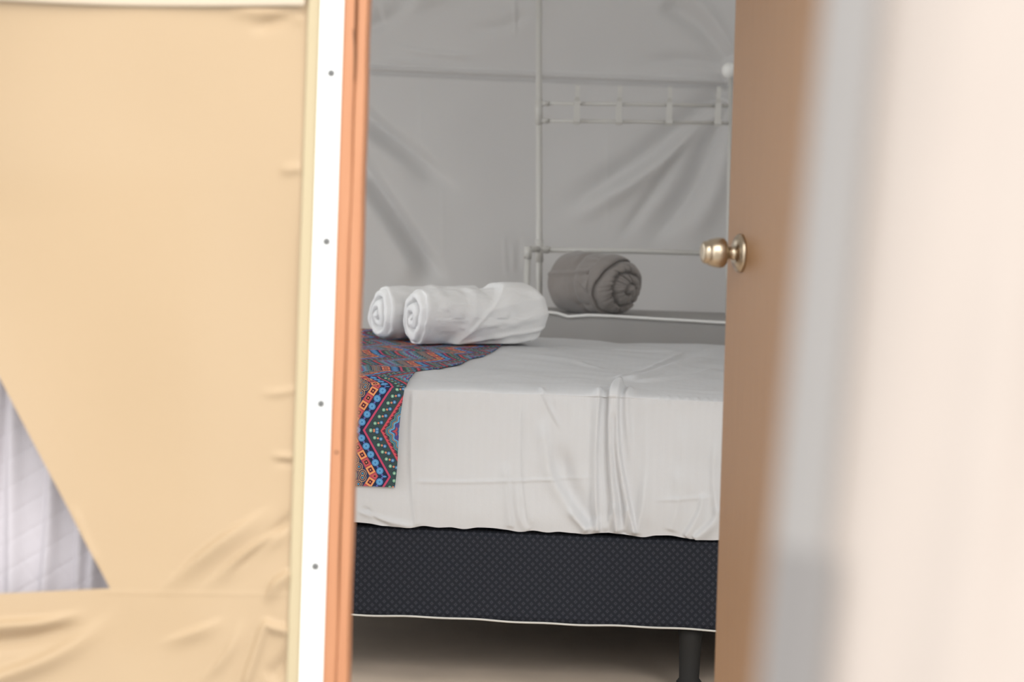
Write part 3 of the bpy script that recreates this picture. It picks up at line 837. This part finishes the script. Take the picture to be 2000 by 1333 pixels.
TZ = ZT+0.0075
def towel_disp(seed, flare):
    def f(reg, r, phi, s):
        R = 0.075; one = np.ones_like(phi)
        if reg == 'f':
            xo = r*np.cos(phi)-0.004; zo = r*np.sin(phi)+0.006+seed*0.006
            r2 = np.hypot(xo, zo*0.85)+0.003*vnoise(xo+1, zo+1, 0.025, 61+int(seed*10)); p2 = np.arctan2(zo, xo)
            gr, q = spiral_groove(r2, p2, 0.027, 0.004, 0.0034, 1.0, 0.6+seed)
            fade = np.clip((R-r)/0.012, 0, 1)*np.clip(r/0.012, 0, 1)
            da = (-0.013*gr+0.006*np.sin(np.pi*q))*fade + 0.004*np.clip(1-r/0.03, 0, 1) + 0.0025*vnoise(r*np.cos(phi)+1, r*np.sin(phi)+1, 0.02, 41+int(seed*10))
            da = da - 0.010*sm(r, 0.02, 0.065)*(np.cos(phi-2.2)*0.5+0.5)
            dr = 0.003*np.sin(3*phi+seed*5)*r/R - 0.006*np.exp(-((phi-4.25)/0.22)**2)*sm(r, .04, .07)
            return dr, da
        sp = s/0.36
        dr = 0.003*np.sin(3*phi+seed*5)-0.006*np.exp(-((phi-4.25)/0.22)**2)*np.exp(-s/0.08)
        # soft rings where the cloth slipped along the roll
        for (s0, w, a, tilt) in ((0.055, .012, .0012, .012), (0.10, .012, -.0018, .03), (0.125, .010, .0022, .03), (0.165, .014, -.0012, .03)):
            dr = dr + a*np.exp(-((s-s0-tilt*np.cos(phi-1.0))/w)**2)
        dr = dr+sm(one*s, 0.016, 0.05)*0.0026*vnoise(phi*0.075+3, one*s+2+phi*0.02, 0.03, 43+int(seed*10))+sm(one*s, 0.016, 0.05)*0.0012*vnoise(phi*0.075+3, one*s*0.4+2, 0.011, 47+int(seed*10))
        if flare:
            # a loose outer layer wraps the far half, its edge running diagonally up and over
            el = 0.165+0.075*np.sin(phi)
            k = sm(s, el-0.016, el+0.016)
            dr = dr+k*(0.0055+0.013*np.clip(np.sin(phi), 0, 1)*sm(s, 0.17, 0.26))+0.0025*np.exp(-((s-el-0.006)/0.006)**2)
            for (p0, w, a) in ((-1.15, 0.10, .005), (-0.75, .08, .0045), (-0.25, .13, .003), (0.3, .1, .003)):
                dr = dr+1.2*k*a*np.exp(-((((phi-p0+np.pi-(s-0.2)*2.6) % (2*np.pi))-np.pi)/w)**2)
        back = -0.010*(np.cos(phi-2.2)*0.5+0.5)*np.exp(-max(s-0.016, 0)/0.035)
        if flare: return dr-0.004*sm(s, 0.27, 0.34)*np.clip(np.sin(phi-0.5), 0, 1), -(0.018*np.cos(phi-0.15)+0.004*np.cos(3*phi))*sm(s, 0.2, 0.34)+back
        return dr, back
    return f
tax = Vector((0.885, 0.465, 0))
def towel_at(px, py, extra=0.0):
    d = at(px, py, 1.0)-Vector((0, 0, CAMZ)); t = (TZ-CAMZ)/d.z
    p = Vector((0, 0, CAMZ))+d*t; return p
p1 = towel_at(803, 671); c1 = Vector((p1.x, p1.y, TZ+0.075*0.98*0.955))
roll('rolled_towel', c1, tax, 0.336, 0.075, M['towel'], towel_disp(0.0, True), squash=0.98, backbulge=0.034, label='white rolled towel nearer the camera, loose layer wrapped round its right end', cat='towel', group='rolled towels on the bed')
p2 = towel_at(736, 660); c2 = Vector((p2.x, p2.y, TZ+0.076*0.90*0.955))
roll('rolled_towel', c2, tax, 0.30, 0.076, M['towel'], towel_disp(0.7, False), squash=0.90, label='white rolled towel lying behind the other, closest to the door post', cat='towel', group='rolled towels on the bed')

# ------------------------------------------------------------------ pipe rack with shelf at the back wall
RD = 7.22
rack = empty('coat_rack', (at(1230, 600, RD).x, RD, 0), 'white pipe coat rack with four hooks standing against the back wall', 'coat rack')
def rpipe(name, pts, r, D=None, mat=None, seg=12):
    bm = bmesh.new(); tube(bm, [at(p[0], p[1], p[2] if len(p) > 2 else RD) for p in pts], r, seg)
    o = bm_obj(name, bm, mat or M['pipe']); adopt(o, rack); return o
def to_floor(p): q = Vector(p); q.z = 0.0; return q
PR = 0.0092
# left pole from above the frame down to the floor
bm = bmesh.new(); top = at(1052, -210, RD); mid = at(1053.5, 640, RD); tube(bm, [top, mid, Vector((mid.x+0.015, mid.y, 0.0))], PR); adopt(bm_obj('pole', bm, M['pipe']), rack)
# right pole ends in a ball
bm = bmesh.new(); top = at(1427, 150, RD); mid = at(1421, 640, RD); tube(bm, [top, mid, Vector((mid.x, mid.y, 0.0))], 0.0075); adopt(bm_obj('pole', bm, M['pipe']), rack)
bm = bmesh.new(); bmesh.ops.create_uvsphere(bm, u_segments=28, v_segments=16, radius=0.024, matrix=Matrix.Translation(at(1425, 138, RD))); o = bm_obj('ball_finial', bm, M['white_metal'], smooth=True); adopt(o, rack)
# short outer leg with elbow
e0 = at(1031, 487, RD-0.06); bm = bmesh.new(); tube(bm, [e0, Vector((e0.x, e0.y, 0.0))], PR); adopt(bm_obj('front_leg', bm, M['pipe']), rack)
rpipe('elbow', [(1053, 487, RD), (1042, 487, RD-0.03), (1031.5, 487.5, RD-0.06)], PR*1.05)
rpipe('elbow_sleeve', [(1031, 481, RD-0.06), (1031, 505, RD-0.06)], PR*1.25)
# crossbar behind the blanket
rpipe('crossbar', [(1053, 488), (1240, 491), (1424, 496)], PR*0.85)
rpipe('joint_sleeve', [(1053.3, 468), (1053.3, 512)], PR*1.28)
rpipe('joint_sleeve', [(1053, 487.5), (1072, 488.2)], PR*1.2)
rpipe('joint_sleeve', [(1052.3, 192), (1052.3, 243)], PR*1.25)
for y in (202, 236):
    rpipe('hook_rail', [(1052, y), (1240, y+2), (1428, y+5)], PR*0.62)
    rpipe('joint_sleeve', [(1056, y), (1072, y+0.2)], PR*0.85)
# hooks: flat strap bent over both rails, upper prong and lower lip
def hook(px):
    bm = bmesh.new(); y0 = 202+(px-1052)*0.0133; W2 = 0.0085
    k = RD/FPX
    c = at(px, y0, RD)
    prof = [(0.012, 0.050), (0.016, 0.053), (0.021, 0.050), (0.0225, 0.040), (0.020, 0.020), (0.013, 0.008), (0.013, -0.045), (0.016, -0.058), (0.024, -0.062), (0.030, -0.054), (0.030, -0.042), (0.027, -0.042), (0.026, -0.052), (0.023, -0.0575), (0.019, -0.055), (0.016, -0.045), (0.017, 0.008), (0.0235, 0.020), (0.026, 0.041), (0.024, 0.053), (0.016, 0.057), (0.010, 0.053)]
    def wd(z): return W2*1.0 if -0.047 < z < 0.012 else (W2*1.2 if z < -0.04 else W2*0.75)
    a = [bm.verts.new(c+Vector((-wd(z), -y, z))) for (y, z) in prof]; b_ = [bm.verts.new(c+Vector((wd(z), -y, z))) for (y, z) in prof]
    n = len(prof)
    for i in range(n): bm.faces.new((a[i], a[(i+1) % n], b_[(i+1) % n], b_[i]))
    bm.faces.new(a); bm.faces.new(b_[::-1])
    o = bm_obj('hook', bm, M['pipe']); adopt(o, rack)
for px in (1127, 1209, 1307, 1402): hook(px)
# cloth shelf: slung top with a front drop
SZF = at(1330, 628, RD-0.30).z
def shelf():
    D0, D1 = RD-0.30, RD+0.08
    pxs = np.linspace(1040, 1470, 120); zline = np.interp(pxs, [1040, 1068, 1088, 1110, 1150, 1200, 1280, 1420, 1470], [610, 611, 613, 620, 617, 619, 624, 632, 634])
    front = at_np(pxs, zline, D0)
    V = []
    rows = []
    for k in np.linspace(0, 1, 14):          # front drop, from its foot up
        P = front.copy(); P[:, 2] = front[:, 2]-0.20*(1-k)-0.004; P[:, 1] += 0.012*(1-k)+0.004*np.sin(P[:, 0]*40)*(1-k)+0.003; rows.append(P)
    for a in np.linspace(0, math.pi, 7):     # piped edge
        P = front.copy(); P[:, 1] += 0.005-0.006*math.sin(a)*1.0; P[:, 2] += -0.004+0.010*(a/math.pi); rows.append(P)
    for k in np.linspace(0.05, 1, 16):
        P = front.copy(); P[:, 1] = D0+(D1-D0)*k; sc = P[:, 1]/D0
        P[:, 2] = front[:, 2]*(1-k)+SZF*k+0.004-0.004*np.sin(math.pi*k); rows.append(P)
    V = np.vstack(rows)
    o = mesh_obj('cloth_shelf', V, grid_faces(len(rows), len(pxs)), M['shelf_cloth']); adopt(o, rack)
    rp = [tuple(p+np.array([0, -0.0015, 0.0012])) for p in front]
    bm = bmesh.new(); tube(bm, rp, 0.0045, 8); adopt(bm_obj('shelf_piping', bm, M['white_metal']), rack)
shelf()

# grey rolled blanket on the shelf
def blanket_disp():
    rs = np.random.RandomState(8)
    creases = [(rs.uniform(0, 2*np.pi), rs.uniform(.05, .11), rs.uniform(.004, .008), rs.uniform(0.02, 0.06)) for _ in range(26)]
    body = [(rs.uniform(0, 2*np.pi), rs.uniform(0.02, 0.16), rs.uniform(.10, .2), rs.uniform(-.006, .004), rs.uniform(-6, 6)) for _ in range(16)]
    body += [(p, rs.uniform(0.0, 0.05), rs.uniform(.035, .06), rs.uniform(-.012, -.007), rs.uniform(-5, 5)) for p in (2.9, 2.5, 2.1, 1.7, 1.3, 3.4, 3.8, 4.2, 2.7, 0.6)]
    def f(reg, r, phi, s):
        R = 0.098
        if reg == 'f':
            xo = r*np.cos(phi)-0.006; zo = r*np.sin(phi)+0.016
            r2 = np.hypot(xo, zo)+0.006*vnoise(xo+1, zo+1, 0.03, 66); p2 = np.arctan2(zo, xo)
            gr, q = spiral_groove(r2, p2, 0.036, 0.010, 0.0030, -1.0, 2.2)
            fade = np.clip((R-r)/0.010, 0, 1)*np.clip(r/0.010, 0, 1)
            da = (-0.016*gr+0.010*np.sin(np.pi*q))*fade
            for (p0, w, a, r0) in creases:
                d = ((p2-p0-(r2-r0)*8+np.pi) % (2*np.pi))-np.pi
                da = da-1.3*a*np.exp(-(d*r2/0.0030)**2)*np.exp(-((r2-r0-0.012)/0.022)**2)
            # dome: the middle stands proud, the rim falls back
            da = da-0.055*(r/R)**2.2+0.012*np.exp(-(r/0.02)**2)
            da = da+0.003*vnoise(r*np.cos(phi)+1, r*np.sin(phi)+1, 0.018, 51)
            return 0.003*np.sin(2*phi+1)*r/R, da
        dr = 0.003*np.sin(2*phi+1)+0.003*vnoise(phi*0.09+2, s+0*phi+1, 0.04, 52)
        for (p0, s0, w, a, tl) in body:
            d = ((phi-p0-(s-s0)*tl+np.pi) % (2*np.pi))-np.pi
            dr = dr+a*np.exp(-(d/w)**2)*np.exp(-((s-s0)/0.05)**2)
        # outer flap edge along the roll
        dr = dr+0.006*np.exp(-((((phi-2.6-s*1.2+np.pi) % (2*np.pi))-np.pi)/0.07)**2)*sm(s, 0.02, .06)-0.006*np.exp(-((s-0.125-0.02*np.sin(phi))/0.012)**2)
        fall = 0.055*np.exp(-np.clip(s-0.016, 0, None)/0.03)
        return dr, -fall+0*phi
    return f
bax = Vector((-0.66, 0.75, 0))
bc = at(1226, 560, RD-0.24); bc.z = SZF+0.002+0.098*0.95*0.955
roll('rolled_blanket', bc, bax, 0.25, 0.098, M['blanket'], blanket_disp(), squash=0.95, backbulge=0.02, label='grey plush blanket rolled up on the cloth shelf behind the bed', cat='blanket')

# ------------------------------------------------------------------ near tent flap at the right
def flap():
    D = 1.0; root = empty('tent_flap', (at(1900, 700, D).x, D, 0), 'cream tent flap hanging close to the camera at the far right', 'tent flap')
    z0, z1 = 0.0, 2.1
    zs = np.linspace(z0, z1, 130)
    # measured slanting border: pixel x at the photograph's y (0..1333)
    def edge_x(z):
        a = at(1628, 0, D); b_ = at(1503, 1333, D); return b_.x+(a.x-b_.x)*(z-b_.z)/(a.z-b_.z)
    def surf(ws, off=0.0, ybase=D):
        V = []
        for z in zs:
            e = edge_x(z)
            for w in ws:
                x = e+w; y = ybase+off
                y += 0.020*math.sin(w*30+z*2.2)*min(1, w/0.03)+0.010*math.sin(w*71-z*5.0+1)*min(1, w/0.03)
                y -= 0.020*math.exp(-((w-0.075-(z-1.0)*0.06)/0.018)**2)*(1 if True else 0)
                V.append((x, y, z))
        return V
    ws = np.linspace(0.013, 0.55, 110)
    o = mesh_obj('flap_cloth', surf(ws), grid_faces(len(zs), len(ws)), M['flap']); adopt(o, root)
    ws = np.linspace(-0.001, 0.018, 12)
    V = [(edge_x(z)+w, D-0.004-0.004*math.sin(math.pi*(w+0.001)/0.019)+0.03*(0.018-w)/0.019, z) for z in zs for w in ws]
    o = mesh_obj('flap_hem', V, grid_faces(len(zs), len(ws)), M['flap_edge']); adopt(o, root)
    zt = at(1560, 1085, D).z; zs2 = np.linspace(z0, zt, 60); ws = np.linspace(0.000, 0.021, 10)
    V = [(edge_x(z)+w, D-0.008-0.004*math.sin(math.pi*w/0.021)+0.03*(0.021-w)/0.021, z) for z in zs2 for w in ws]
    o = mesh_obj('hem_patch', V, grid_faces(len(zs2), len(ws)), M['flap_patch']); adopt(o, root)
    bm = bmesh.new(); tube(bm, [Vector((edge_x(z1)-0.1, D, z1)), Vector((edge_x(z1)+0.7, D, z1))], 0.012); adopt(bm_obj('awning_pole', bm, M['white_metal']), root)
    bm = bmesh.new(); x = edge_x(1.0)+0.62; tube(bm, [Vector((x, D, 0)), Vector((x, D, z1))], 0.014); adopt(bm_obj('awning_post', bm, M['white_metal']), root)
flap()
